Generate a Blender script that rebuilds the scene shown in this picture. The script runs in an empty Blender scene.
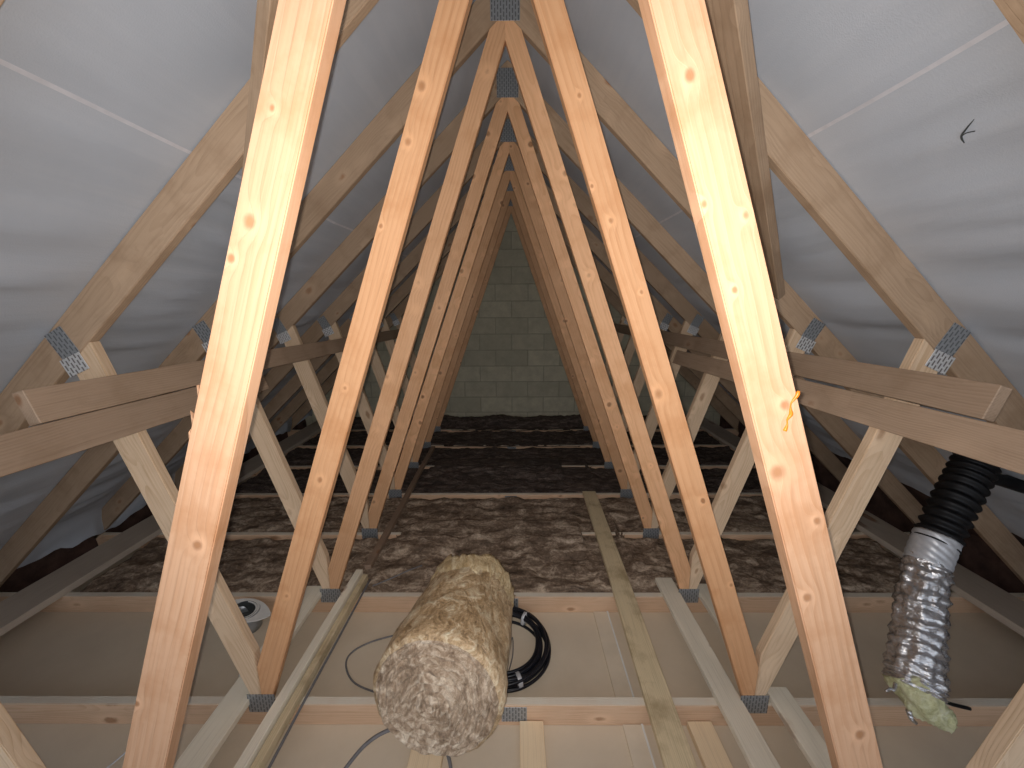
import bpy, bmesh, math, random
from mathutils import Vector, Matrix, noise
random.seed(7)
C = bpy.context.scene.collection
SC = bpy.context.scene

# ------------------------------------------------------------------ dimensions
D = [0.679 + 0.6 * k for k in range(8)]      # front faces of the eight trusses
TH = 0.035                                   # timber thickness
SL = 0.9499                                  # roof slope
HL, HU = 2.936, 3.092                      # rafter lower / upper line at x = 0
ZT = 0.1038                                  # joist top
W, FZ, H = 1.0087, 0.163, 2.9446             # foot of the webs, apex of web centre line
GY = 5.34                                    # far gable wall

# ------------------------------------------------------------------ helpers
def tag(o, label=None, cat=None, group=None, kind=None):
    if label: o['label'] = label
    if cat: o['category'] = cat
    if group: o['group'] = group
    if kind: o['kind'] = kind
    return o

def empty(name, loc=(0, 0, 0)):
    o = bpy.data.objects.new(name, None); C.objects.link(o); o.location = loc
    o.empty_display_size = .1
    return o

def obj(name, me, mat, parent=None, smooth=False):
    if isinstance(me, bmesh.types.BMesh):
        bm = me
        bmesh.ops.recalc_face_normals(bm, faces=bm.faces[:])
        me = bpy.data.meshes.new(name); bm.to_mesh(me); bm.free()
    o = bpy.data.objects.new(name, me); C.objects.link(o)
    if mat: me.materials.append(mat)
    if smooth:
        for p in me.polygons: p.use_smooth = True
    if parent:
        o.parent = parent
        o.matrix_parent_inverse = Matrix.Translation(-Vector(parent.location))
    return o

def bevel(bm, w=.002, seg=1):
    es = [e for e in bm.edges if len(e.link_faces) == 2 and e.calc_face_angle(0) > .5]
    bmesh.ops.bevel(bm, geom=es, offset=w, segments=seg, affect='EDGES', clamp_overlap=True)

def clip(poly, a, b, c):
    """keep a*x + b*z <= c"""
    out = []
    n = len(poly)
    for i in range(n):
        p, q = poly[i], poly[(i + 1) % n]
        dp, dq = a * p[0] + b * p[1] - c, a * q[0] + b * q[1] - c
        if dp <= 0: out.append(p)
        if (dp < 0 < dq) or (dq < 0 < dp):
            t = dp / (dp - dq); out.append((p[0] + t * (q[0] - p[0]), p[1] + t * (q[1] - p[1])))
    return out

def member(name, A, B, width, clips, y, mat, parent, th=TH, taper=1.0):
    """timber lying in a truss plane: local X runs along the grain, local Z across the face"""
    A = Vector(A); B = Vector(B); d = (B - A).normalized(); n = Vector((-d.y, d.x)) * width / 2
    poly = [tuple(A - n * taper), tuple(B - n), tuple(B + n), tuple(A + n * taper)]
    for c in clips: poly = clip(poly, *c)
    mid = (A + B) / 2
    bm = bmesh.new(); f, k = [], []
    for (px, pz) in poly:
        v = Vector((px, pz)) - mid
        lx, lz = v.dot(d), v.dot(Vector((-d.y, d.x)))
        f.append(bm.verts.new((lx, -th / 2, lz))); k.append(bm.verts.new((lx, th / 2, lz)))
    bm.faces.new(f); bm.faces.new(k[::-1])
    for i in range(len(f)):
        j = (i + 1) % len(f); bm.faces.new((f[i], f[j], k[j], k[i]))
    bmesh.ops.recalc_face_normals(bm, faces=bm.faces[:])
    bevel(bm, .0022, 2)
    o = obj(name, bm, mat, parent)
    ang = math.atan2(d.y, d.x)
    o.matrix_basis = Matrix.Translation((mid.x, y + th / 2, mid.y)) @ Matrix.Rotation(-ang, 4, 'Y')
    return o

def board(name, A, B, up, w, t, mat, parent=None, wob=0.0, seed=0, segs=24):
    """free timber from A to B (centre line); 'up' is the direction of its thickness t, w its width"""
    A = Vector(A); B = Vector(B); x = (B - A).normalized(); L = (B - A).length
    z = Vector(up); z = (z - x * z.dot(x)).normalized(); y = z.cross(x)
    bm = bmesh.new(); rings = []
    for i in range(segs + 1):
        s = -L / 2 + L * i / segs
        dy = wob * noise.noise((s * 1.3, seed * 3.1, 0)); dz = wob * .6 * noise.noise((s * 1.1, 5 + seed, 3))
        r = []
        for (a, b) in ((-1, -1), (1, -1), (1, 1), (-1, 1)):
            e = wob * .35 * noise.noise((s * 9, a * 3 + b, seed))
            r.append(bm.verts.new((s, a * w / 2 + dy + e, b * t / 2 + dz)))
        rings.append(r)
    for i in range(segs):
        for j in range(4):
            bm.faces.new((rings[i][j], rings[i][(j + 1) % 4], rings[i + 1][(j + 1) % 4], rings[i + 1][j]))
    bm.faces.new(rings[0][::-1]); bm.faces.new(rings[-1])
    bmesh.ops.recalc_face_normals(bm, faces=bm.faces[:])
    bevel(bm, .002, 1)
    o = obj(name, bm, mat)
    m = Matrix((x, y, z)).transposed().to_4x4(); m.translation = (A + B) / 2
    if parent:
        o.parent = parent; o.matrix_parent_inverse = Matrix.Translation(-Vector(parent.location))
        # parents carry location only
    o.matrix_basis = m
    return o

def catmull(pts, n=12):
    P = [Vector(p) for p in pts]; P = [2 * P[0] - P[1]] + P + [2 * P[-1] - P[-2]]; out = []
    for i in range(1, len(P) - 2):
        for k in range(n):
            t = k / n; a, b, c, d = P[i - 1], P[i], P[i + 1], P[i + 2]
            out.append(.5 * ((2 * b) + (c - a) * t + (2 * a - 5 * b + 4 * c - d) * t * t + (3 * b - a - 3 * c + d) * t ** 3))
    out.append(P[-2]); return out

def tube(bm, path, rf, seg=10, closed=False, cap=True, disp=None):
    n = len(path); rings = []; prev = None
    for i, p in enumerate(path):
        a = path[(i - 1) % n] if closed else path[max(i - 1, 0)]
        b = path[(i + 1) % n] if closed else path[min(i + 1, n - 1)]
        t = (b - a).normalized()
        if prev is None:
            u = t.cross(Vector((0, 0, 1)));  u = u if u.length > .05 else t.cross(Vector((1, 0, 0)))
            u.normalize()
        else:
            u = (prev - t * prev.dot(t)).normalized()
        prev = u; v = t.cross(u); r = rf(i / (n - 1)) if callable(rf) else rf
        ring = []
        for k in range(seg):
            a2 = 2 * math.pi * k / seg; rr = r + (disp(i, k, i / (n - 1), a2) if disp else 0)
            ring.append(bm.verts.new(p + (u * math.cos(a2) + v * math.sin(a2)) * rr))
        rings.append(ring)
    m = n if closed else n - 1
    for i in range(m):
        A, B = rings[i], rings[(i + 1) % n]
        for k in range(seg): bm.faces.new((A[k], A[(k + 1) % seg], B[(k + 1) % seg], B[k]))
    if cap and not closed:
        bm.faces.new(rings[0][::-1]); bm.faces.new(rings[-1])
    return rings

def cable(name, pts, r, mat, parent=None, n=10):
    bm = bmesh.new(); tube(bm, catmull(pts, n), r, 8)
    return obj(name, bm, mat, parent, True)

# ------------------------------------------------------------------ materials
class NT:
    def __init__(s, name):
        s.m = bpy.data.materials.new(name); s.m.use_nodes = True; s.t = s.m.node_tree; s.t.nodes.clear()
        s.out = s.t.nodes.new('ShaderNodeOutputMaterial'); s.b = s.t.nodes.new('ShaderNodeBsdfPrincipled')
        s.t.links.new(s.b.outputs[0], s.out.inputs[0])
    def n(s, typ, **kw):
        nd = s.t.nodes.new(typ)
        for k, v in kw.items():
            if k.startswith('i_'): s.put(nd.inputs[int(k[2:])], v)
            else: setattr(nd, k, v)
        return nd
    def put(s, sock, v):
        if isinstance(v, bpy.types.NodeSocket): s.t.links.new(v, sock)
        else: sock.default_value = v
    def math(s, op, a, b=0, c=0, clamp=False):
        nd = s.t.nodes.new('ShaderNodeMath'); nd.operation = op; nd.use_clamp = clamp
        s.put(nd.inputs[0], a); s.put(nd.inputs[1], b)
        if op in ('MULTIPLY_ADD', 'COMPARE', 'WRAP', 'SMOOTH_MIN'): s.put(nd.inputs[2], c)
        return nd.outputs[0]
    def vmath(s, op, a, b=(0, 0, 0)):
        nd = s.t.nodes.new('ShaderNodeVectorMath'); nd.operation = op; s.put(nd.inputs[0], a); s.put(nd.inputs[1], b)
        return nd.outputs[0] if op != 'LENGTH' else nd.outputs['Value']
    def noise(s, vec, scale, detail=4, rough=.55, dist=0):
        nd = s.t.nodes.new('ShaderNodeTexNoise'); s.put(nd.inputs['Vector'], vec)
        nd.inputs['Scale'].default_value = scale; nd.inputs['Detail'].default_value = detail
        nd.inputs['Roughness'].default_value = rough; nd.inputs['Distortion'].default_value = dist
        return nd.outputs[0]
    def ramp(s, f, stops, interp='LINEAR'):
        nd = s.t.nodes.new('ShaderNodeValToRGB'); s.put(nd.inputs[0], f); cr = nd.color_ramp; cr.interpolation = interp
        while len(cr.elements) > 1: cr.elements.remove(cr.elements[-1])
        cr.elements[0].position = stops[0][0]; cr.elements[0].color = (*stops[0][1], 1)
        for p, c in stops[1:]:
            e = cr.elements.new(p); e.color = (*c, 1)
        return nd.outputs[0]
    def rng(s, v, a, b, c, d, smooth=False):
        nd = s.t.nodes.new('ShaderNodeMapRange'); s.put(nd.inputs[0], v)
        if smooth: nd.interpolation_type = 'SMOOTHSTEP'
        for i, x in enumerate((a, b, c, d)): s.put(nd.inputs[1 + i], x)
        return nd.outputs[0]
    def mix(s, f, a, b, mode='MIX'):
        nd = s.t.nodes.new('ShaderNodeMix'); nd.data_type = 'RGBA'; nd.blend_type = mode
        s.put(nd.inputs[0], f)
        for i, v in ((6, a), (7, b)):
            if isinstance(v, tuple) and len(v) == 3: v = (*v, 1)
            s.put(nd.inputs[i], v)
        return nd.outputs[2]
    def bump(s, h, strength=.3, dist=.01):
        nd = s.t.nodes.new('ShaderNodeBump'); s.put(nd.inputs['Height'], h)
        nd.inputs['Strength'].default_value = strength; nd.inputs['Distance'].default_value = dist
        s.t.links.new(nd.outputs[0], s.b.inputs['Normal'])
    def coord(s): return s.t.nodes.new('ShaderNodeTexCoord').outputs['Object']
    def rand(s): return s.t.nodes.new('ShaderNodeObjectInfo').outputs['Random']
    def done(s, col, rough=.7, spec=.3, metal=0):
        s.put(s.b.inputs['Base Color'], col if not (isinstance(col, tuple) and len(col) == 3) else (*col, 1))
        s.put(s.b.inputs['Roughness'], rough); s.b.inputs['Specular IOR Level'].default_value = spec
        s.put(s.b.inputs['Metallic'], metal)
        return s.m

def wood(name, base, late, knot=(.27, .12, .05), halo=None, ring=.0075, knots=None, rough=.62, ring_amt=.75, stain=.25, vary=.12, offset=(-.03, .05), density=1.0, spec=.3, top=None):
    q = NT(name); co = q.coord(); rnd = q.rand()
    halo = halo or tuple(min(1, c * 1.18) for c in base)
    sep = q.n('ShaderNodeSeparateXYZ'); q.put(sep.inputs[0], co); X, Y, Z = sep.outputs
    off = q.math('MULTIPLY', rnd, 37.0)
    if knots is None:
        comb = q.n('ShaderNodeCombineXYZ')
        q.put(comb.inputs[0], q.math('MULTIPLY_ADD', X, 4.2 * density, off))
        q.put(comb.inputs[1], q.math('MULTIPLY_ADD', Y, 5.0, off))
        q.put(comb.inputs[2], q.math('MULTIPLY_ADD', Z, 9.0, off))
        vo = q.n('ShaderNodeTexVoronoi'); q.put(vo.inputs['Vector'], comb.outputs[0]); vo.inputs['Scale'].default_value = 1
        vo.inputs['Randomness'].default_value = .95
        sc = q.n('ShaderNodeSeparateColor'); q.put(sc.inputs[0], vo.outputs['Color'])
        size = q.rng(sc.outputs[0], 0, 1, .06, .16)
        d = q.math('DIVIDE', vo.outputs['Distance'], size)
    else:
        d = None
        for (kx, kz, kr) in knots:
            a = q.math('DIVIDE', q.math('SUBTRACT', X, kx), kr * 1.25); b = q.math('DIVIDE', q.math('SUBTRACT', Z, kz), kr)
            e = q.math('SQRT', q.math('ADD', q.math('MULTIPLY', a, a), q.math('MULTIPLY', b, b)))
            d = e if d is None else q.math('MINIMUM', d, e)
    wob = q.noise(co, 40, 3)
    dk = q.math('ADD', d, q.rng(wob, 0, 1, -.45, .45))
    g = q.math('POWER', 2.718, q.math('MULTIPLY', q.math('MULTIPLY', d, d), -.16))
    # distance from the pith gives the annual rings
    st = q.n('ShaderNodeCombineXYZ')
    q.put(st.inputs[0], q.math('MULTIPLY_ADD', X, .9, off)); q.put(st.inputs[1], q.math('MULTIPLY', Y, 3)); q.put(st.inputs[2], q.math('MULTIPLY', Z, 3))
    slow = q.noise(st.outputs[0], 1.3, 2)
    ry = q.math('ADD', Y, q.math('MULTIPLY_ADD', rnd, .02, offset[1]))
    rz = q.math('ADD', Z, q.math('MULTIPLY_ADD', q.math('SUBTRACT', rnd, .5), .07, offset[0]))
    rr = q.math('SQRT', q.math('ADD', q.math('MULTIPLY', ry, ry), q.math('MULTIPLY', rz, rz)))
    rr = q.math('ADD', rr, q.math('MULTIPLY', slow, .055))
    rr = q.math('ADD', rr, q.math('MULTIPLY', g, .022))
    ph = q.math('FRACT', q.math('DIVIDE', rr, ring))
    lt = q.rng(ph, .25, .95, 0, 1, True)
    lt = q.math('MULTIPLY', lt, q.rng(ph, .95, 1.0, 1, 0))
    fine = q.n('ShaderNodeCombineXYZ')
    q.put(fine.inputs[0], q.math('MULTIPLY_ADD', X, 4, off)); q.put(fine.inputs[1], q.math('MULTIPLY', Y, 160)); q.put(fine.inputs[2], q.math('MULTIPLY', Z, 160))
    fib = q.noise(fine.outputs[0], 1.0, 3, .6)
    soft = q.noise(st.outputs[0], 6, 3)
    col = q.mix(q.math('MULTIPLY', lt, q.rng(soft, .35, .65, ring_amt * .25, ring_amt)), base, late)
    dark = tuple(c * .62 for c in late)
    col = q.mix(q.rng(fib, .5, .8, 0, .35), col, dark)
    blot = q.noise(co, 5, 5, .65)
    col = q.mix(q.rng(blot, .5, .75, 0, stain), col, late)
    col = q.mix(q.rng(d, 1.2, 3.2, .55, 0, True), col, halo)
    kk = q.noise(co, 2.3, 1)
    col = q.mix(q.math('MULTIPLY', q.rng(dk, .5, 1.35, 1, 0, True), q.rng(kk, .35, .65, .35, .9)), col, knot)
    col = q.mix(q.rng(dk, .2, .75, .6, 0, True), col, tuple(min(1, .3 * a + .7 * b) for a, b in zip(knot, late)))
    if top:
        tc = q.t.nodes.new('ShaderNodeTexCoord'); sn = q.n('ShaderNodeSeparateXYZ'); q.put(sn.inputs[0], tc.outputs['Normal'])
        col = q.mix(q.math('MULTIPLY', q.math('GREATER_THAN', sn.outputs[2], .7), q.rng(blot, .35, .6, 1, .75)), col, top)
    hs = q.n('ShaderNodeHueSaturation'); q.put(hs.inputs['Color'], col)
    q.put(hs.inputs['Value'], q.rng(rnd, 0, 1, 1 - vary, 1 + vary))
    hgt = q.math('ADD', q.math('MULTIPLY', fib, .5), q.math('MULTIPLY', lt, .35))
    hgt = q.math('ADD', hgt, q.rng(d, .6, 2.0, .9, 0, True))
    q.bump(hgt, .35, .0025)
    return q.done(hs.outputs[0], q.rng(fib, .3, .8, rough - .1, rough + .15), spec)

WEB = wood('warm_pine', (.71, .405, .22), (.53, .26, .11), ring=.012, ring_amt=.45, stain=.6, density=2.0, knot=(.16, .07, .03))
RAFT = wood('brown_pine', (.40, .28, .185), (.27, .175, .105), stain=.8, vary=.15, density=1.2, ring_amt=.4)
SHORT = wood('pale_pine', (.69, .51, .345), (.50, .32, .18), ring_amt=.6, ring=.008)
BRACE = wood('weathered_pine', (.42, .30, .21), (.27, .18, .11), ring_amt=.45, stain=.5, density=.7)
JOIST = wood('joist_pine', (.70, .48, .32), (.52, .30, .17), ring_amt=.5, top=(.80, .735, .62))
GREY = wood('grey_board', (.80, .73, .60), (.68, .60, .46), ring_amt=.3, stain=.3, density=.5)
MOTT = wood('mottled_board', (.76, .62, .40), (.36, .26, .14), ring_amt=.3, stain=1.0, density=.9)
NOG = wood('noggin_pine', (.86, .68, .46), (.72, .52, .32), ring_amt=.4)
EAVE = wood('dusty_board', (.58, .49, .40), (.46, .37, .29), ring_amt=.3, stain=.4, density=.4)
OLD = wood('dark_batten', (.30, .21, .15), (.2, .13, .09), ring_amt=.5)

def plate_mat(name, base, slot=(.17, .18, .19)):
    q = NT(name); co = q.coord(); sep = q.n('ShaderNodeSeparateXYZ'); q.put(sep.inputs[0], co); X, Y, Z = sep.outputs
    fx = q.math('ABSOLUTE', q.math('SUBTRACT', q.math('FRACT', q.math('DIVIDE', X, .0125)), .5))
    row = q.math('FLOOR', q.math('DIVIDE', X, .0125))
    z2 = q.math('ADD', q.math('DIVIDE', Z, .026), q.math('MULTIPLY', q.math('MODULO', q.math('ABSOLUTE', row), 2), .5))
    fz = q.math('ABSOLUTE', q.math('SUBTRACT', q.math('FRACT', z2), .5))
    hole = q.math('MULTIPLY', q.math('LESS_THAN', fx, .2), q.math('LESS_THAN', fz, .36))
    n = q.noise(co, 90, 4)
    col = q.mix(q.rng(n, .3, .7, 0, .6), base, tuple(c * .7 for c in base))
    col = q.mix(hole, col, slot)
    q.bump(q.math('SUBTRACT', 1, hole), .6, .002)
    return q.done(col, .42, .5, .55)
PLATE = plate_mat('galvanised_plate', (.40, .42, .44))
PLATE_GLINT = plate_mat('plate_reflection', (.88, .88, .88), (.22, .2, .2))  # whitish base colour stands in for the galvanised plate's bright reflection

def membrane_mat():
    q = NT('roof_membrane'); co = q.coord()
    a = q.noise(co, 1.6, 5, .6); b = q.noise(q.vmath('MULTIPLY', co, (20, 1.2, 20)), 1, 4, .6)
    col = q.mix(q.rng(a, .3, .7, 0, .6), (.45, .485, .54), (.55, .585, .64))
    col = q.mix(q.rng(b, .45, .75, 0, .25), col, (.60, .615, .65))
    w = q.noise(co, 260, 2)
    q.bump(q.math('ADD', q.math('MULTIPLY', w, .3), b), .2, .008)
    return q.done(col, .55, .35)
MEMB = membrane_mat()

def plain(name, col, rough=.7, spec=.3, metal=0, nsc=30, namt=.25, bump=.15, bd=.002):
    q = NT(name); co = q.coord(); n = q.noise(co, nsc, 5, .6)
    c = q.mix(q.rng(n, .3, .7, 0, 1), tuple(x * (1 - namt) for x in col), tuple(min(1, x * (1 + namt)) for x in col))
    q.bump(n, bump, bd)
    return q.done(c, rough, spec, metal)

def plasterboard():
    q = NT('plasterboard_paper'); co = q.coord()
    a = q.noise(co, 2.2, 6, .65); b = q.noise(co, 55, 4, .6)
    col = q.mix(q.rng(a, .3, .7, 0, 1), (.63, .525, .40), (.72, .61, .47))
    col = q.mix(q.rng(b, .62, .8, 0, .3), col, (.72, .64, .54))
    q.bump(b, .08, .002)
    return q.done(col, .75, .25)
PBOARD = plasterboard()

def blocks():
    q = NT('aircrete_blocks'); co = q.coord(); sep = q.n('ShaderNodeSeparateXYZ'); q.put(sep.inputs[0], co)
    cm = q.n('ShaderNodeCombineXYZ'); q.put(cm.inputs[0], sep.outputs[0]); q.put(cm.inputs[1], sep.outputs[2])
    br = q.n('ShaderNodeTexBrick'); q.put(br.inputs['Vector'], cm.outputs[0])
    br.inputs['Scale'].default_value = 1; br.inputs['Brick Width'].default_value = .45; br.inputs['Row Height'].default_value = .225
    br.inputs['Mortar Size'].default_value = .006; br.inputs['Mortar Smooth'].default_value = .3
    br.inputs['Color1'].default_value = (.60, .56, .42, 1); br.inputs['Color2'].default_value = (.47, .44, .33, 1)
    br.inputs['Mortar'].default_value = (.40, .375, .29, 1)
    n = q.noise(co, 8, 6, .7)
    col = q.mix(q.rng(n, .35, .7, 0, .6), br.outputs[0], (.34, .315, .24))
    q.bump(q.math('ADD', q.math('MULTIPLY', br.outputs[1], -1), q.math('MULTIPLY', n, .5)), .6, .01)
    return q.done(col, .9, .15)
BLOCK = blocks()

def wool(name, dark, mid, light, sx=(3, 12, 12), shine=.25, rough=.75, sc=1.0, bstr=.8):
    q = NT(name); co = q.coord()
    warp = q.noise(co, 5 * sc, 3); 
    nd = q.n('ShaderNodeTexNoise'); q.put(nd.inputs['Vector'], co); nd.inputs['Scale'].default_value = 4 * sc
    v = q.vmath('ADD', co, q.vmath('MULTIPLY', nd.outputs[1], (.16, .16, .16)))
    s = q.noise(q.vmath('MULTIPLY', v, sx), 2.2 * sc, 6, .68, .6)
    f = q.noise(co, 70 * sc, 5, .7)
    h = q.math('ADD', q.math('MULTIPLY', s, .75), q.math('MULTIPLY', f, .35))
    col = q.ramp(h, [(.36, dark), (.54, mid), (.72, light)])
    q.bump(h, bstr, .02)
    return q.done(col, rough, shine)
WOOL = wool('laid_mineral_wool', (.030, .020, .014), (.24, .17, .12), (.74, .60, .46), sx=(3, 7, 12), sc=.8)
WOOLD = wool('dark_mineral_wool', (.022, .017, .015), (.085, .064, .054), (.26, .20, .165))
ROLLW = wool('rolled_mineral_wool', (.13, .075, .030), (.62, .42, .23), (1.0, .90, .66), sx=(10, 5, 10), shine=.9, rough=.30, sc=1.3, bstr=1.0)
ROLLF = wool('roll_end_wool', (.13, .08, .045), (.47, .335, .225), (.98, .84, .66), sx=(8, 8, 8), shine=.8, rough=.35, sc=1.6, bstr=1.0)
FLAPM = wool('torn_yellow_wool', (.36, .23, .10), (.70, .53, .30), (.98, .88, .64), sx=(10, 3, 10), shine=.6, rough=.45, sc=1.6)
YWOOL = wool('yellow_glass_wool', (.45, .43, .20), (.74, .72, .42), (.90, .88, .68), sx=(4, 4, 4), shine=.3, sc=2.5)
FELT = plain('dark_brown_felt', (.085, .05, .04), .85, .2, nsc=9, namt=.5, bump=.4, bd=.01)
WHITE = plain('white_plastic', (.78, .77, .74), .5, .4, namt=.06)
TAPEW = plain('pale_tape', (.62, .62, .66), .5, .4, namt=.08)
BLACKP = plain('black_plastic', (.008, .008, .009), .5, .3, namt=.3, bump=.05)
CABLEM = plain('grey_cable', (.17, .165, .17), .55, .4, namt=.15)
BLKCAB = plain('black_cable', (.010, .011, .016), .35, .5, namt=.2)
SILV = plain('silver_tape', (.62, .63, .66), .4, .6, .3, namt=.15)
def foil_mat():
    q = NT('crinkled_foil'); co = q.coord(); a = q.noise(q.vmath('MULTIPLY', co, (.6, .6, 1.8)), 20, 4, .6, .5); b = q.noise(co, 90, 3)
    col = q.mix(a, (.55, .54, .55), (.85, .84, .85)); q.bump(q.math('ADD', a, q.math('MULTIPLY', b, .25)), 1.0, .012)
    return q.done(col, .27, .5, .85)
FOIL = foil_mat()
GALV = plain('galvanised_duct', (.42, .45, .48), .38, .5, .7, nsc=14, namt=.2)
HOLE = plain('dark_interior', (.05, .055, .055), .7, .3)
RESIN = plain('amber_resin', (.72, .20, .012), .35, .3, namt=.15)

# ------------------------------------------------------------------ roof trusses
SK = .307                                     # lean of the short webs
def plate(name, cx, cz, w, h, y, ang, parent, mat=PLATE):
    bm = bmesh.new(); bmesh.ops.create_cube(bm, size=1)
    bmesh.ops.scale(bm, vec=(w, .0022, h), verts=bm.verts); bevel(bm, .0006)
    o = obj(name, bm, mat, parent)
    o.matrix_basis = Matrix.Translation((cx, y - .0012, cz)) @ Matrix.Rotation(ang, 4, 'Y')
    o.matrix_parent_inverse = Matrix.Translation(-Vector(parent.location))
    return o

labels = [
 'nearest pine roof truss, its two bright long webs crossing the whole picture height',
 'second pine roof truss, its webs landing either side of the mineral wool roll',
 'third pine roof truss, its ceiling joist at the edge of the laid brown insulation',
 'fourth pine roof truss, its joist mostly buried in the brown insulation behind the third',
 'fifth pine roof truss, its joist showing pale where the long mottled board ends',
 'sixth pine roof truss, third from the block wall, its joist covered by dark insulation',
 'seventh pine roof truss, the second closest to the grey block gable wall',
 'farthest pine roof truss, right in front of the grey block gable wall',
]
# knots seen on the webs of the two nearest trusses: (x, z, radius) in the truss plane, turned into web coordinates
def wk(sg, pts):
    mid = Vector((sg * .49 * W, H + .49 * (FZ - H))); d = Vector((sg * W, FZ - H)).normalized(); n = Vector((-d.y, d.x))
    return [((Vector((x, z)) - mid).dot(d), (Vector((x, z)) - mid).dot(n), r) for x, z, r in pts]
KL = wk(-1, [(-.409, 1.856, .011), (-.450, 1.798, .007), (-.35, 2.026, .005), (-.60, 1.25, .009), (-.80, .86, .006)])
KR = wk(1, [(.31, 2.066, .0085), (.35, 1.879, .005), (.421, 1.862, .006), (.53, 1.535, .009), (.416, 1.741, .005), (.535, 1.405, .014), (.624, 1.302, .007), (.799, .78, .010), (.63, 1.13, .008)])
WP = dict(ring=.019, vary=0, ring_amt=.42, stain=.7)
WB, WL = (.66, .365, .19), (.50, .225, .09)
WEBL = wood('warm_pine_left', (.62, .37, .225), (.46, .215, .095), knots=KL, offset=(-.078, .006), **WP)
WEBR = wood('warm_pine_right', (.62, .37, .225), (.46, .215, .095), knots=KR, offset=(-.078, .006), **WP)
WEBL1 = wood('warm_pine_left_second', WB, WL, knots=wk(-1, [(-.237, 2.358, .012), (-.287, 2.208, .009), (-.387, 1.968, .006), (-.549, 1.443, .006), (-.671, 1.103, .010), (-.85, .62, .007)]), offset=(-.06, .03), **WP)
WEBR1 = wood('warm_pine_right_second', WB, WL, knots=wk(1, [(.277, 2.08, .005), (.34, 1.98, .008), (.45, 1.76, .006), (.53, 1.42, .014), (.23, 2.33, .006), (.72, 1.02, .009), (.86, .67, .007)]), offset=(-.06, .03), **WP)

for k in range(8):
    y = D[k]; t = empty('roof_truss', (0, y, 0)); tag(t, labels[k], 'roof truss', 'pine roof trusses along the loft')
    j = random.Random(k)
    member('ceiling_joist', (-3.2, ZT / 2), (3.2, ZT / 2), ZT, [(SL, 1, HU - .004), (-SL, 1, HU - .004)], y, JOIST, t)
    for s in (-1, 1):
        # rafter
        a = math.atan(SL); zc = (HL + HU) / 2; wd = (HU - HL) * math.cos(a)
        member('rafter', (-.2 * s, zc + .2 * SL), (3.32 * s, zc - 3.32 * SL), wd, [(-s, 0, 0), (0, -1, -ZT if False else .0)], y, RAFT, t)
        # long web, apex to third point
        ww = {0: .100, 1: .093}.get(k, .090)
        e = j.uniform(-.006, .006) if k > 1 else 0
        dx, dz = W, FZ - H
        A = (s * (-.1 * dx), H - .1 * dz); B = (s * (1.08 * dx), H + 1.08 * dz)
        m = WEB if k > 1 else {(0, -1): WEBL, (0, 1): WEBR, (1, -1): WEBL1, (1, 1): WEBR1}[(k, s)]
        cl = [(-s, 0, 0), (SL * s, 1, HL - .001), (0, -1, -ZT - .001), (s, 0, W + .004)]
        member('long_web', A, B, ww, cl, y, m, t, taper=.70 if k == 0 else .84)
        # short web, third point up to the rafter
        A = (s * (W - SK * .2), FZ - .2); B = (s * (W + SK * 1.6), FZ + 1.6)
        cl = [(-s, 0, -(W + .006)), (SL * s, 1, HL - .001), (0, -1, -ZT - .001)]
        member('short_web', A, B, .100, cl, y, SHORT, t)
        plate('nail_plate', s * (W + .005), .112, .115, .088, y, 0, t)
        # plate joining short web and rafter: grey on the rafter, bright reflection painted white on the web
        ang = math.atan(SK) * s
        px, pz = 1.475 * s, 1.545
        plate('nail_plate', s * 1.492, 1.598, .070, .10, y, s * .50, t)
        w2 = plate('nail_plate', s * 1.463, 1.528, .080, .062, y - .0025, s * .42, t, PLATE_GLINT); w2['label'] = 'lower end of the nail plate, its bright reflection painted white'
    plate('nail_plate', 0, 2.975, .125, .15, y, 0, t)
    plate('nail_plate', (.0 if k != 1 else .03), .058, .105, .072, y, 0, t)
    if k == 0:
        # resin run on the right long web
        bm = bmesh.new()
        def onweb(u, v):    # u = height, v = across from centre line
            x = W * (H - u) / (H - FZ) + v; return Vector((x, y - .001, u))
        path = [Vector((x, y - .0005, z)) for x, z in ((.551, 1.562), (.549, 1.553), (.541, 1.540), (.541, 1.528), (.543, 1.518), (.538, 1.508), (.539, 1.498), (.536, 1.486))]
        tube(bm, catmull(path, 5), lambda q: .0024 + .0012 * math.sin(q * 14), 8)
        o = obj('resin_streak', bm, RESIN, t, True); o['label'] = 'shiny orange resin streak'
        # raised splinters on the left web's outer edge
        for zz, ln in ((1.555, .02), (1.50, .028), (1.47, .014)):
            bm = bmesh.new(); x0 = -(W * (H - zz) / (H - FZ) + .0445); v = [bm.verts.new(p) for p in ((x0, y + .002, zz + ln), (x0 - .0025, y + .003, zz), (x0 + .003, y + .001, zz + .01), (x0 - .001, y + .010, zz + .02))]
            for f in ((0, 1, 2), (0, 2, 3), (0, 3, 1), (1, 3, 2)): bm.faces.new([v[i] for i in f])
            obj('splinter', bm, WEBL, t)

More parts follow.
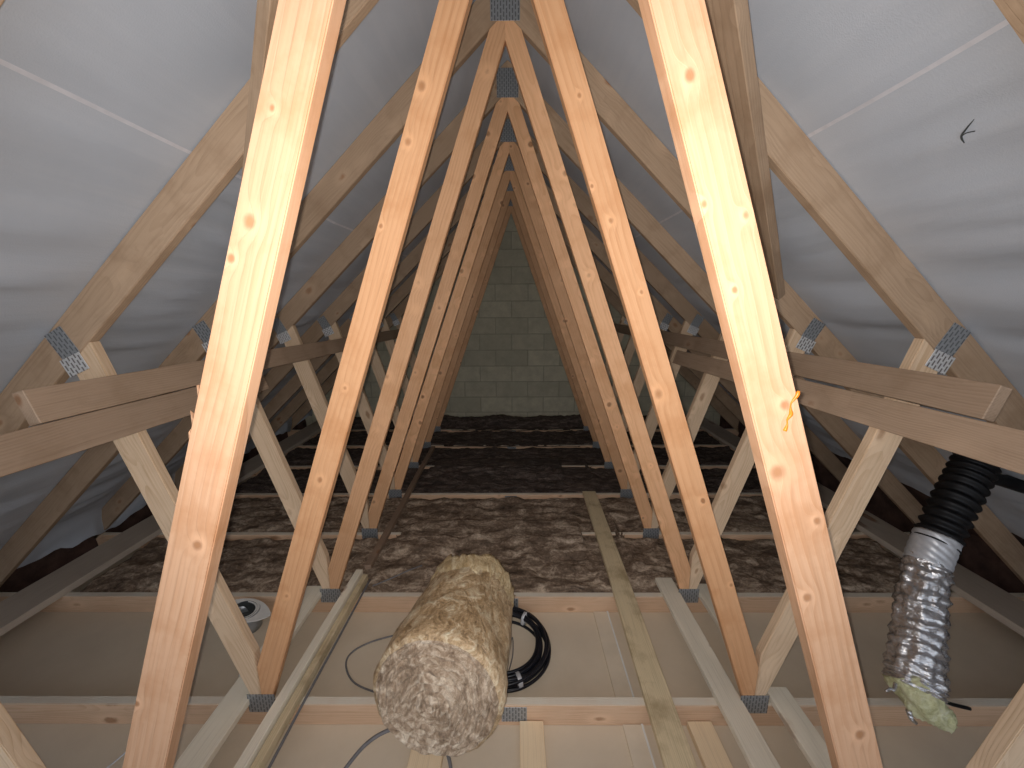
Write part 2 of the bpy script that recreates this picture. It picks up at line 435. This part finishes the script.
# ------------------------------------------------------------------ bracing
lean = math.atan(SK)
def brace(s, y0, y1, z0, z1, label, w=.100):
    """plank on edge fixed to the inner edges of the short webs"""
    def xin(z): return s * (W + SK * (z - FZ) - .0525 - .019)
    up = (-s * math.cos(lean), 0, math.sin(lean))
    o = board('longitudinal_brace', (xin(z0), y0, z0), (xin(z1), y1, z1), up, w, .036, BRACE, None, .006, y0 + s)
    tag(o, label, 'timber brace', 'longitudinal braces on the short webs')
brace(-1, 1.02, GY - .03, 1.443, 1.415, 'brown plank brace on the left, upper of the lapped pair, near end cut off')
brace(-1, -.6, 1.97, 1.343, 1.338, 'brown plank brace on the left, lower of the lapped pair, leaving the frame', .104)
brace(1, 1.0, GY - .03, 1.452, 1.452, 'brown plank brace on the right, upper of the lapped pair, with a visible sawn end')
brace(1, -.6, 2.95, 1.372, 1.33, 'brown plank brace on the right, lower of the lapped pair, above the black duct', .104)
n_up = Vector((SL, 0, 1)).normalized()
for s, lab in ((-1, 'brown diagonal brace under the rafters, behind the nearest web on the left'), (1, 'brown diagonal brace under the rafters, behind the nearest web on the right')):
    A = Vector((.56, 1.0, 2.38)); B = Vector((1.46, 1.96, 1.52)); d = (B - A).normalized()
    nn = Vector((SL, 0, 1)).normalized(); side = nn.cross(d).normalized()
    if side.y < 0: side = -side            # toward the inside of the picture
    off = side * .048 - nn * .022
    P0 = A - d * .62 + off; P1 = A + d * 1.12 + off
    if s < 0:
        P0.x *= -1; P1.x *= -1; nn = Vector((-nn.x, 0, nn.z)); P0.x += .022; P0.z += .018; P1.x += .012; P1.z += .010
    o = board('diagonal_brace', P0, P1, nn, .097, .036, RAFT, None, .003, s * 3)
    tag(o, lab, 'timber brace', 'diagonal braces under the rafters')

# ------------------------------------------------------------------ setting
def struct(o, label=None): o['kind'] = 'structure'; 
def grid(fn, nu, nv):
    bm = bmesh.new(); V = [[bm.verts.new(fn(u / nu, v / nv)) for v in range(nv + 1)] for u in range(nu + 1)]
    for u in range(nu):
        for v in range(nv): bm.faces.new((V[u][v], V[u + 1][v], V[u + 1][v + 1], V[u][v + 1]))
    return bm

Y0 = -1.6
fl = obj('floor', grid(lambda u, v: (-3.1 + 6.2 * u, Y0 + (GY + .02 - Y0) * v, 0), 2, 2), PBOARD); struct(fl)
XW = 3.05
# gable walls: triangles up to the membrane
def gable(name, y, th):
    bm = bmesh.new(); pts = [(-XW, 0), (XW, 0), (XW, HU - SL * XW + .02), (0, HU + .03), (-XW, HU - SL * XW + .02)]
    a = [bm.verts.new((p[0], y, p[1])) for p in pts]; b = [bm.verts.new((p[0], y + th, p[1])) for p in pts]
    bm.faces.new(a); bm.faces.new(b[::-1])
    for i in range(5): bm.faces.new((a[i], a[(i + 1) % 5], b[(i + 1) % 5], b[i]))
    o = obj(name, bm, BLOCK); struct(o)
gable('wall_back', GY, .1)

def sag(u, Yv, s):
    """drop of the membrane off the rafters: bulges between trusses plus long folds"""
    ph = ((Yv - D[0] - TH / 2) / .6) % 1.0
    between = math.sin(math.pi * ph) ** 1
    n1 = noise.noise((u * 6.5, Yv * .55, s * 7)); n2 = noise.noise((u * 15, Yv * 1.1 + 3, s * 5)); n3 = noise.noise((u * 1.5, Yv * 1.2, s * 9))
    n4 = noise.noise((u * 40, Yv * 2.0 + u * 6, s * 3))
    low = min(1, max(0, (u - .7) / .8))
    fold = max(0, 1 - abs(noise.noise((u * 5 + .6 * noise.noise((Yv, u, 2)), Yv * .5, s * 2 + 4))) * 9)
    return between * (.012 + .010 * n3 + (.028 * n1 + .019 * n2) * (.2 + 1.0 * low) + .004 * n4 * (.4 + low) + .016 * fold * (.15 + low))

def roof(s, name):
    n = Vector((s * SL, 0, 1)).normalized()
    hemx = 2.74 if s > 0 else 2.93
    NU, NV = 150, 230
    def fn(u, v):
        Yv = Y0 + (GY - Y0) * v
        ph = ((Yv - D[0] - TH / 2) / .6) % 1.0
        h = hemx + (-.05 * math.sin(math.pi * ph) + .03 * noise.noise((Yv * 3, s, 1)) + .018 * noise.noise((Yv * 13, s, 1)))
        d = h * u
        p = Vector((s * d, Yv, HU + .004 - SL * d))
        return p - n * sag(d, Yv, s)
    bm = grid(fn, NU, NV)
    if s < 0:    # on the left the lower edge of the membrane hangs down in front of the eaves
        bm.verts.ensure_lookup_table()
        def fn2(u, v):
            Yv = Y0 + (GY - Y0) * v; p = Vector(fn(1, v))
            dz = (.17 + .07 * noise.noise((Yv * 2.2, 3, 1)) + .03 * noise.noise((Yv * 9, 3, 1))) * u
            return p + Vector((-.035 * u + .012 * math.sin(u * 5 + Yv * 9) * u, 0, -dz))
        V = [[bm.verts.new(fn2(a / 6, v / NV)) for v in range(NV + 1)] for a in range(7)]
        for a in range(6):
            for b in range(NV): bm.faces.new((V[a][b], V[a + 1][b], V[a + 1][b + 1], V[a][b + 1]))
        bmesh.ops.remove_doubles(bm, verts=bm.verts[:], dist=.0004)
    o = obj(name, bm, MEMB, None, True); struct(o)
    # lap line taped along the membrane
    for (x0, w) in ((.925 if s > 0 else .960, .004),):
        bm = bmesh.new(); R = []
        for i in range(160):
            Yv = Y0 + (GY - Y0) * i / 159; r = []
            for dx in (-w, w):
                d = x0 + dx; p = Vector((s * d, Yv, HU + .004 - SL * d)) - n * (sag(d, Yv, s) + .0015); r.append(bm.verts.new(p))
            R.append(r)
        for i in range(159): bm.faces.new((R[i][0], R[i][1], R[i + 1][1], R[i + 1][0]))
        t = obj('lap_tape', bm, TAPEW, o, True); t['label'] = 'thin white lap line'
    if s > 0:     # small tear
        bm = bmesh.new()
        pts = [(1.035, .925), (1.045, .945), (1.052, .955), (1.066, .962)]
        path = [Vector((d, yy, HU + .004 - SL * d)) - n * (sag(d, yy, s) + .001) for d, yy in pts]
        tube(bm, catmull(path, 4), lambda q: .0009 + .0013 * math.sin(math.pi * q), 6)
        path = [Vector((d, yy, HU + .004 - SL * d)) - n * (sag(d, yy, s) + .001) for d, yy in ((1.052, .930), (1.050, .945), (1.052, .955))]
        tube(bm, catmull(path, 4), .0012, 6)
        t = obj('tear', bm, HOLE, o, True); t['label'] = 'small dark tear'
roof(-1, 'ceiling_left'); roof(1, 'ceiling_right')
for s, nm in ((-1, 'left'), (1, 'right')):
    # dark felt closing the eaves, and the sheathing beyond the membrane's edge
    bm = grid(lambda u, v: (s * (3.02 + .02 * noise.noise((v * 20, u * 3, s))), Y0 + (GY - Y0) * v, .27 * u), 6, 60)
    o = obj('wall_' + nm, bm, FELT, None, True); struct(o)
    bm = grid(lambda u, v: (s * (2.45 + .66 * u), Y0 + (GY - Y0) * v, HU + .03 - SL * (2.45 + .66 * u)), 3, 3)
    o = obj('trim_' + nm, bm, FELT); struct(o)
    o = board('eaves_board', (s * 2.665, Y0 + .3, ZT + .021), (s * 2.665, GY - .04, ZT + .021), (0, 0, 1), .235, .040, EAVE, None, .004, s)
    tag(o, 'wide grey-brown board lying along the eaves on the %s' % nm + (', beyond the foil duct' if s > 0 else ', under the ragged membrane hem'), 'board', 'boards along the eaves')

# ------------------------------------------------------------------ boards on top of the joists
def flat(name, x0a, x1a, ya, x0b, x1b, yb, mat, label, th=.030, z=ZT, wob=.002, seed=0, cat='board', group='boards lying along the joists'):
    w = ((x1a - x0a) + (x1b - x0b)) / 2
    o = board(name, ((x0a + x1a) / 2, ya, z + th / 2 + .002), ((x0b + x1b) / 2, yb, z + th / 2 + .002), (0, 0, 1), w, th, mat, None, wob, seed)
    tag(o, label, cat, group); return o
flat('binder_board', .540, .650, .35, .628, .742, 3.09, MOTT, 'long mottled yellow-brown board running from the foreground to the fifth truss', .026, wob=.008, seed=2)
flat('binder_board', .862, .958, .35, .868, .966, 2.00, GREY, 'pale grey board to the right of the mottled board, ending at the insulation', .028)
flat('binder_board', 1.076, 1.172, .35, 1.090, 1.182, 1.335, GREY, 'pale grey board right of the second truss web foot, ending at its joist', .028)
flat('binder_board', 1.066, 1.140, 1.37, 1.070, 1.150, 1.95, GREY, 'pale grey board partly hidden behind the right web of the second truss', .028)
flat('binder_board', -1.175, -1.062, .35, -1.172, -1.066, 1.93, GREY, 'pale grey board on the left, tight against the outer side of the web feet', .028)
flat('binder_timber', -.945, -.905, .35, -.925, -.885, 2.03, GREY, 'pale timber strip on edge left of the wool roll, outer of two side by side', .060, cat='timber')
flat('binder_timber', -.899, -.868, .35, -.878, -.850, 2.01, MOTT, 'yellowish timber strip left of the wool roll, inner of two side by side', .042, cat='timber')
flat('thin_batten', -.885, -.845, 2.06, -.915, -.87, 4.1, OLD, 'thin brown batten lying over the insulation along the left row of web feet', .03, z=ZT + .035, wob=.006, cat='batten')

# noggins and the taped plasterboard joint between the joists
def nog(x0, x1, y0, y1, label, mat=NOG, th=.03):
    o = board('noggin', ((x0 + x1) / 2, y0, th / 2 + .001), ((x0 + x1) / 2, y1, th / 2 + .001), (0, 0, 1), x1 - x0, th, mat)
    tag(o, label, 'noggin', 'short pale timbers between the joists')
nog(.052, .150, D[0] + TH + .01, D[1] - .004, 'short pale timber in the foremost bay just right of the wool roll')
nog(.745, .845, D[0] + TH + .01, D[1] - .004, 'short pale timber on the boards between the mottled board and the grey board')
nog(-.372, -.245, D[0] + TH + .01, D[1] - .004, 'short pale timber below the front of the wool roll')
for i, (ya, yb) in enumerate(((D[1] + TH, D[2]), (D[0] + TH, D[1]))):
    q = plain('board_strip', (.70, .60, .47), .7, .3, nsc=6, namt=.08) if i == 0 else q
    bm = bmesh.new(); bmesh.ops.create_cube(bm, size=1)
    bmesh.ops.scale(bm, vec=(.088, yb - ya - .006, .010), verts=bm.verts); bmesh.ops.translate(bm, vec=(.525, (ya + yb) / 2, .0052), verts=bm.verts)
    r = obj('joint_strip', bm, q); tag(r, ('paper strip over the board joint in the bay behind the coil' if i == 0 else 'paper strip over the board joint in the foremost bay'), 'strip', 'strips over the plasterboard joint')
    bm = bmesh.new(); bmesh.ops.create_cube(bm, size=1)
    bmesh.ops.scale(bm, vec=(.007, yb - ya - .006, .004), verts=bm.verts); bmesh.ops.translate(bm, vec=(.560, (ya + yb) / 2, .0125), verts=bm.verts)
    o = obj('edge_line', bm, WHITE, r); o['label'] = 'white edge line'

# ------------------------------------------------------------------ laid insulation
ilab = ['brown mineral wool laid in the nearest insulated bay, right behind the third truss joist',
        'brown mineral wool in the second insulated bay, lapping over the fourth joist',
        'dark mineral wool in the third insulated bay, behind the pale fifth joist',
        'dark mineral wool in the fourth insulated bay, between sixth and fifth trusses from here',
        'dark mineral wool in the fifth insulated bay, behind the seventh joist',
        'dark mineral wool piled up against the foot of the block gable wall']
for i in range(6):
    ya = D[2 + i] + TH + .004; yb = (D[3 + i] - .004) if i < 5 else GY - .01
    if i == 3: ilab[3] = 'dark mineral wool in the fourth insulated bay, lapping over the sixth joist'
    lapf = {1: .085, 3: .085, 4: .06, 5: .06}.get(i, 0); lz = .122 if i in (1, 3) else .103          # laps over the joist in front of it
    def fn(u, v, i=i, ya=ya, yb=yb, lapf=lapf):
        x = -2.53 + 5.06 * u
        c = 1 - min(1, max(0, (abs(x) - .78) / .08))
        lap = lapf * c
        Yv = (ya - lap) + (yb - ya + lap) * v
        h = .098 + .018 * noise.noise((x * 2.2, Yv * 4, i)) + .022 * noise.noise((x * 7, Yv * 11, i + 4)) + .012 * noise.noise((x * 22, Yv * 26, i))
        if lapf: h = max(h, (lz + .012 * noise.noise((x * 6, Yv * 9, 3))) * c) if v < .35 else h
        if i in (0, 2): h += .035 * c * max(0, (v - .55) / .45)
        if i == 5: h += .085 * min(1, max(0, (v - .25) / .3)) * (1 + .35 * noise.noise((x * 2.5, 0, 7)))
        if i < 4 and (.52 < x < .77 or -.95 < x < -.83): h = min(h, .100)
        e = min(v / .06, (1 - v) / .06, 1)
        if lapf and c > .5: e = min((1 - v) / .06, 1)
        h *= .55 + .45 * max(0, e)
        rg = .012 * noise.noise((x * 9, v * 2, i))
        return (x, Yv + (rg if 0 < v < 1 else 0), max(.02, h))
    bm = grid(fn, 300, 36)
    # close it down to the boards
    bm.verts.ensure_lookup_table()
    be = [e for e in bm.edges if len(e.link_faces) == 1]
    r = bmesh.ops.extrude_edge_only(bm, edges=be)
    for v in r['geom']:
        if isinstance(v, bmesh.types.BMVert): v.co.z = .004 if not (lapf and v.co.y < ya - .005) else ZT + .001
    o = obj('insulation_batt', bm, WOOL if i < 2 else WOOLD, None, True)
    tag(o, ilab[i], 'insulation', 'mineral wool laid between the joists')

# ------------------------------------------------------------------ the roll of mineral wool
roll = empty('insulation_roll', (-.22, 1.36, .10))
tag(roll, 'golden brown roll of mineral wool lying across the joists in the foreground', 'insulation roll')
Fc = Vector((-.245, 1.085, .372)); Bc = Vector((-.182, 1.655, .305)); ax = (Bc - Fc).normalized()
sx = ax.cross(Vector((0, 0, 1))).normalized(); sz = sx.cross(ax).normalized()
L = (Bc - Fc).length
def rad(t): return .243 + (.207 - .243) * t
def squash(p): return p
bm = bmesh.new(); rings = []; NA = 120; NL = 64
for i in range(NL + 1):
    t = i / NL; r0 = rad(t)
    fr = min(1, t * L / .05); r0 *= .90 + .10 * math.sqrt(1 - (1 - fr) ** 2)
    ring = []
    for k in range(NA):
        a = 2 * math.pi * k / NA; c, sn = math.cos(a), math.sin(a)
        q = Vector((c * 2.2, sn * 2.2, t * 5)); tw = a + t * 1.6
        rr = r0 * (1 + .035 * noise.noise(q) + .022 * noise.noise((math.cos(tw) * 7, math.sin(tw) * 7, t * 4)) + .012 * noise.noise((math.cos(tw) * 22, math.sin(tw) * 22, t * 9)))
        rr *= 1 - .05 * max(0, -sn) ** 2 + (.012 if c > .3 else 0)
        p = Fc + ax * (t * L + .012 * noise.noise((c * 4, sn * 4, 2)) * (1 if t > .9 else 0)) + sx * c * rr + sz * sn * rr
        ring.append(bm.verts.new(p))
    rings.append(ring)
for i in range(NL):
    for k in range(NA): bm.faces.new((rings[i][k], rings[i][(k + 1) % NA], rings[i + 1][(k + 1) % NA], rings[i + 1][k]))
back = bm.verts.new(Bc - ax * .02)
for k in range(NA): bm.faces.new((rings[-1][k], rings[-1][(k + 1) % NA], back))
front0 = [v.co.copy() for v in rings[0]]
obj('rolled_body', bm, ROLLW, roll, True)
bm = bmesh.new(); NR = 60; prevr = None
for i in range(NR + 1):
    q = 1 - i / NR; ring = []
    if i == NR:
        cv = bm.verts.new(Fc - ax * .016)
        for k in range(NA): bm.faces.new((prevr[k], prevr[(k + 1) % NA], cv))
        break
    for k in range(NA):
        a = 2 * math.pi * k / NA; base = Fc + (front0[k] - Fc) * q
        turns = 7.5; sp = math.sin(2 * math.pi * (q * turns - a / (2 * math.pi)) + 1.2 * noise.noise((math.cos(a) * 2, math.sin(a) * 2, q * 3)))
        dd = .030 * (1 - q ** 6) + .009 * sp + .016 * noise.noise((base.x * 16, base.z * 16, 2)) + .009 * noise.noise((base.x * 45, base.z * 45, 5))
        if i == 0: dd = 0
        ring.append(bm.verts.new(base - ax * dd))
    if prevr:
        for k in range(NA): bm.faces.new((prevr[k], prevr[(k + 1) % NA], ring[(k + 1) % NA], ring[k]))
    prevr = ring
o = obj('spiral_end', bm, ROLLF, roll, True); o['label'] = 'flattened spiral end of the roll'
# loose torn layer sticking out over the far top
bm = bmesh.new(); rows = []; NF = 40
for i in range(9):
    t = i / 8; row = []
    for k in range(NF + 1):
        a = math.radians(8 + 132 * k / NF); prof = -.02 + .055 * math.exp(-((k / NF - .40) / .12) ** 2) + .035 * noise.noise((k * .45, 1, 1)) + .022 * noise.noise((k * 1.3, 4, 1)) + .045 * math.exp(-((k / NF - .86) / .05) ** 2)
        r0 = rad(.9) * (1.0 + .035 * min(1, 3 * t) + .03 * t) + .010 * noise.noise((k * .9, 7, t * 2)) + .006 * noise.noise((k * .4, t * 3, 2))
        row.append(bm.verts.new(Fc + ax * (L * .74 + .05 * noise.noise((k * .3, 9, 2)) + (L * .26 + prof) * t) + sx * math.cos(a) * r0 + sz * math.sin(a) * r0))
    rows.append(row)
for i in range(8):
    for k in range(NF): bm.faces.new((rows[i][k], rows[i][k + 1], rows[i + 1][k + 1], rows[i + 1][k]))
o = obj('torn_flap', bm, FLAPM, roll, True); o['label'] = 'yellower torn flap at the far end'
md = o.modifiers.new('thick', 'SOLIDIFY'); md.thickness = .016; md.offset = -1

# ------------------------------------------------------------------ cables
coil = empty('cable_coil', (-.03, 1.632, 0)); tag(coil, 'coil of black cable lying on the boards right of the wool roll', 'cable coil')
rnd = random.Random(3)
cc = Vector((-.028, 1.635, .03))
for i in range(15):
    R = .205 + rnd.uniform(-.028, .028); z = rnd.uniform(-.017, .030); ox, oy = rnd.uniform(-.008, .008), rnd.uniform(-.008, .008); ph = rnd.uniform(0, 6)
    path = [cc + Vector((ox + (R + .006 * math.sin(3 * a + ph)) * math.cos(a), oy + (R + .005 * math.sin(2 * a + ph)) * math.sin(a), z + .006 * math.sin(2 * a + ph * 2))) for a in [2 * math.pi * q / 72 for q in range(72)]]
    bm = bmesh.new(); tube(bm, path, .0075, 8, closed=True); obj('cable_loop', bm, BLKCAB, coil, True)
for adeg, wdt in ((55, .016), (-68, .018)):
    a = math.radians(adeg); n = 5
    path = [cc + Vector((.206 * math.cos(a + (q - 2) * wdt / .206 / 4), .206 * math.sin(a + (q - 2) * wdt / .206 / 4), .002)) for q in range(n)]
    bm = bmesh.new(); tube(bm, path, .037, 16); o = obj('tape_band', bm, SILV, coil, True); o['label'] = 'silver tape band'

def gz(x, y, z=0.0): return Vector((x, y, z))
o = cable('grey_cable', [(-.36, 1.70, .05), (-.50, 1.73, .02), (-.72, 1.67, .01), (-.80, 1.58, .008), (-.72, 1.46, .008), (-.55, 1.40, .01), (-.42, 1.40, .02)], .0042, CABLEM)
tag(o, 'thin grey cable looping out from under the left side of the wool roll', 'cable', 'grey cables on the loft floor')
o = cable('grey_cable', [(-.60, .98, .115), (-.52, 1.12, .125), (-.42, 1.19, .110), (-.33, 1.20, .085), (-.25, 1.17, .06), (-.20, 1.08, .04), (-.19, .9, .02)], .0068, CABLEM)
tag(o, 'thicker grey cable curving under the front of the wool roll', 'cable', 'grey cables on the loft floor')
o = cable('grey_cable', [(.00, 1.62, .012), (.02, 1.70, .012), (.022, 1.60, .010), (.0, 1.50, .008)], .003, CABLEM)
tag(o, 'short thin grey cable end inside the black coil', 'cable', 'grey cables on the loft floor')
o = cable('grey_cable', [(-.835, .5, ZT + .01), (-.842, 1.2, ZT + .010), (-.838, 1.6, ZT + .012), (-.835, 2.0, ZT + .012)], .0055, CABLEM)
tag(o, 'dark grey cable running straight along the inner side of the paired timber strips', 'cable', 'grey cables on the loft floor')
o = cable('grey_cable', [(-.80, 1.95, ZT + .012), (-.70, 2.01, ZT + .02), (-.62, 2.06, ZT + .03), (-.55, 2.12, ZT + .02)], .004, CABLEM)
tag(o, 'thin grey cable crossing the third joist beside the far end of the timber strips', 'cable', 'grey cables on the loft floor')
o = cable('thin_wire', [(-1.55, 1.05, .01), (-1.50, 1.14, .012), (-1.44, 1.21, .05)], .003, TAPEW)
tag(o, 'thin pale wire on the boards at the lower left, behind the nearest left web', 'wire')

# ------------------------------------------------------------------ vent fitting in the ceiling, left
v = empty('vent_spigot', (-1.43, 1.775, 0)); tag(v, 'round galvanised vent fitting with a pale flange, standing on the boards at left', 'vent')
bm = bmesh.new(); tube(bm, [Vector((-1.43, 1.775, z)) for z in (.001, .03, .06, .10)], .068, 40, cap=False); 
o = obj('collar', bm, GALV, v, True); md = o.modifiers.new('t', 'SOLIDIFY'); md.thickness = .003
bm = bmesh.new(); NA2 = 64; tilt = Matrix.Rotation(math.radians(14), 3, 'Y')
rows = []
for j, z in ((0, .0), (1, .0), (1, .006), (0, .006)):
    ring = []
    for k in range(NA2):
        a = 2 * math.pi * k / NA2
        if j == 0: p = Vector((.060 * math.cos(a) - .015, .056 * math.sin(a), z))
        else: p = Vector((.135 * math.cos(a) * (1 - .25 * abs(math.sin(a))), .078 * math.sin(a), z))
        ring.append(bm.verts.new(Vector((-1.43, 1.775, .105)) + tilt @ p))
    rows.append(ring)
for i in range(4):
    A, B = rows[i], rows[(i + 1) % 4]
    for k in range(NA2): bm.faces.new((A[k], A[(k + 1) % NA2], B[(k + 1) % NA2], B[k]))
o = obj('flange', bm, WHITE, v, False); o['label'] = 'pale lens-shaped flange'
bm = bmesh.new(); tube(bm, [Vector((-1.435, 1.775, .105)) + tilt @ Vector((0, 0, z)) for z in (-.06, -.03, .004, .010)], .0585, 40, cap=False)
bmesh.ops.holes_fill(bm, edges=[e for e in bm.edges if len(e.link_faces) == 1 and e.verts[0].co.z < .07])
obj('inner_sleeve', bm, HOLE, v, True)
bm = bmesh.new(); bmesh.ops.create_cone(bm, cap_ends=True, segments=48, radius1=.075, radius2=.07, depth=.022); bevel(bm, .004, 2)
bmesh.ops.translate(bm, vec=(-1.215, 1.53, .0115), verts=bm.verts)
o = obj('cover_disc', bm, WHITE, None, True); tag(o, 'white round cover disc on the boards behind the left web foot', 'cover')

# ------------------------------------------------------------------ foil duct, right
duct = empty('flexible_duct', (1.62, 1.2, .1)); tag(duct, 'silver foil duct hanging from a black ribbed hose below the right roof slope', 'duct')
pa = [Vector(p) for p in ((2.06, 1.575, 1.10), (1.985, 1.54, .99), (1.885, 1.49, .87), (1.795, 1.445, .735))]
bm = bmesh.new(); path = catmull(pa, 34)
tube(bm, path, .069, 40, disp=lambda i, k, t, a: .0075 * math.sin(i * 2 * math.pi / 8.3) + .002 * math.sin(a * 3))
obj('ribbed_hose', bm, BLACKP, duct, True)
bm = bmesh.new(); tube(bm, [Vector((2.00, 1.55, 1.00)), Vector((2.08, 1.55, .985)), Vector((2.16, 1.55, .965)), Vector((2.26, 1.55, .95))], lambda t: .034 - .05 * t + .06 * t * t, 20)
obj('side_spout', bm, BLACKP, duct, True)
bm = bmesh.new(); tube(bm, [pa[0] + (pa[0] - pa[1]).normalized() * s for s in (-.05, -.02, .01, .05)], .072, 40)
obj('top_collar', bm, BLACKP, duct, True)
pf = [Vector(p) for p in ((1.81, 1.453, .765), (1.755, 1.42, .67), (1.705, 1.375, .58), (1.66, 1.325, .49), (1.615, 1.275, .405), (1.572, 1.225, .325), (1.55, 1.20, .285))]
bm = bmesh.new(); path = catmull(pf, 26); NP = len(path)
def fd(i, k, t, a):
    if t < .2: return .002 * math.sin(a * 5)
    return .013 * noise.noise((math.cos(a) * 3, math.sin(a) * 3, t * 11)) + .0032 * math.sin(t * 105 + 2.2 * noise.noise((math.cos(a) * 2, math.sin(a) * 2, t * 9))) + .005 * noise.noise((math.cos(a) * 9, math.sin(a) * 9, t * 60))
tube(bm, path, lambda t: .069 + .014 * min(1, max(0, (t - .12) / .7)), 56, cap=False, disp=fd)
o = obj('foil_sleeve', bm, FOIL, duct, True); md = o.modifiers.new('t', 'SOLIDIFY'); md.thickness = .003
bm = bmesh.new(); q = catmull(pf, 26)[1:30]
tube(bm, q, .0725, 48, cap=False, disp=lambda i, k, t, a: .0012 * math.sin(a * 7 + i)); o = obj('tape_collar', bm, SILV, duct, True); md = o.modifiers.new('t', 'SOLIDIFY'); md.thickness = .002
# torn wool hanging out of the lower end
bm = bmesh.new(); e0 = pf[-1]; dn = (pf[-1] - pf[-2]).normalized()
path = catmull([e0 - dn * .05 + Vector((-.03, 0, .0)), e0 + Vector((.0, -.02, -.01)), e0 + Vector((.035, -.045, -.045)), e0 + Vector((.075, -.07, -.085))], 14)
tube(bm, path, lambda t: .052 * (1 - t) ** .6 + .020, 36, disp=lambda i, k, t, a: .016 * noise.noise((math.cos(a) * 2.5, math.sin(a) * 2.5, t * 5)) + .008 * noise.noise((math.cos(a) * 8, math.sin(a) * 8, t * 16)))
o = obj('torn_lining', bm, YWOOL, duct, True); o['label'] = 'yellow-green glass wool lining'
bm = bmesh.new(); tube(bm, catmull([e0 + Vector((-.085, -.01, .035)), e0 + Vector((-.11, -.03, .03)), e0 + Vector((-.125, -.03, .035)), e0 + Vector((-.145, -.035, .03))], 6), lambda t: .007 - .003 * t, 8)
obj('foil_shred', bm, FOIL, duct, True)
bm = bmesh.new(); tube(bm, catmull([e0 + Vector((-.05, -.04, -.05)), e0 + Vector((-.045, -.05, -.075)), e0 + Vector((-.03, -.055, -.09))], 6), lambda t: .010 - .004 * t, 8)
obj('foil_shred', bm, FOIL, duct, True)
cable('strap', [(1.60, 1.23, .30), (1.70, 1.255, .20), (1.78, 1.265, .14), (1.87, 1.26, .116)], .007, BLACKP, duct)

# ------------------------------------------------------------------ camera and light
f, pitch, yaw, rl = 380.71, .1984, -.0067, -.0043
cy, sy, cp, sp = math.cos(yaw), math.sin(yaw), math.cos(pitch), math.sin(pitch)
Fw = Vector((sy * cp, cy * cp, -sp)); Rt = Vector((cy, -sy, 0)); Up = Rt.cross(Fw)
R2 = Rt * math.cos(rl) + Up * math.sin(rl); U2 = Up * math.cos(rl) - Rt * math.sin(rl)
cam = bpy.data.cameras.new('camera'); co = bpy.data.objects.new('camera', cam); C.objects.link(co)
m = Matrix((R2, U2, -Fw)).transposed().to_4x4(); m.translation = (.0349, 0, 1.7128); co.matrix_world = m
cam.sensor_width = 36; cam.lens = f / 1024 * 36; cam.clip_start = .01
SC.camera = co
# the phone's own flash, a finger's width left of its lens
ld = bpy.data.lights.new('phone_flash', 'SPOT'); lo = bpy.data.objects.new('phone_flash', ld); C.objects.link(lo)
lm = Matrix((R2, U2, -(Fw + U2 * .12).normalized())).transposed().to_4x4(); 
lo.rotation_euler = (-(Fw + Vector((0, 0, .12)))).to_track_quat('Z', 'Y').to_euler()
lo.location = Vector((.0349, 0, 1.7128)) - R2 * .012 + U2 * .004
ld.energy = 69; ld.spot_size = math.radians(156); ld.spot_blend = 1.0; ld.shadow_soft_size = .004; ld.color = (1, .95, .90)
# ambient fill added through the open rear, evening out the flash falloff
w = bpy.data.worlds.new('world'); SC.world = w; w.use_nodes = True
bg = w.node_tree.nodes['Background']; bg.inputs[0].default_value = (.80, .88, 1.0, 1); bg.inputs[1].default_value = 1.1
vs = SC.view_settings; vs.view_transform = 'Standard'; vs.look = 'None'; vs.exposure = .26; vs.gamma = 1; vs.use_curve_mapping = False
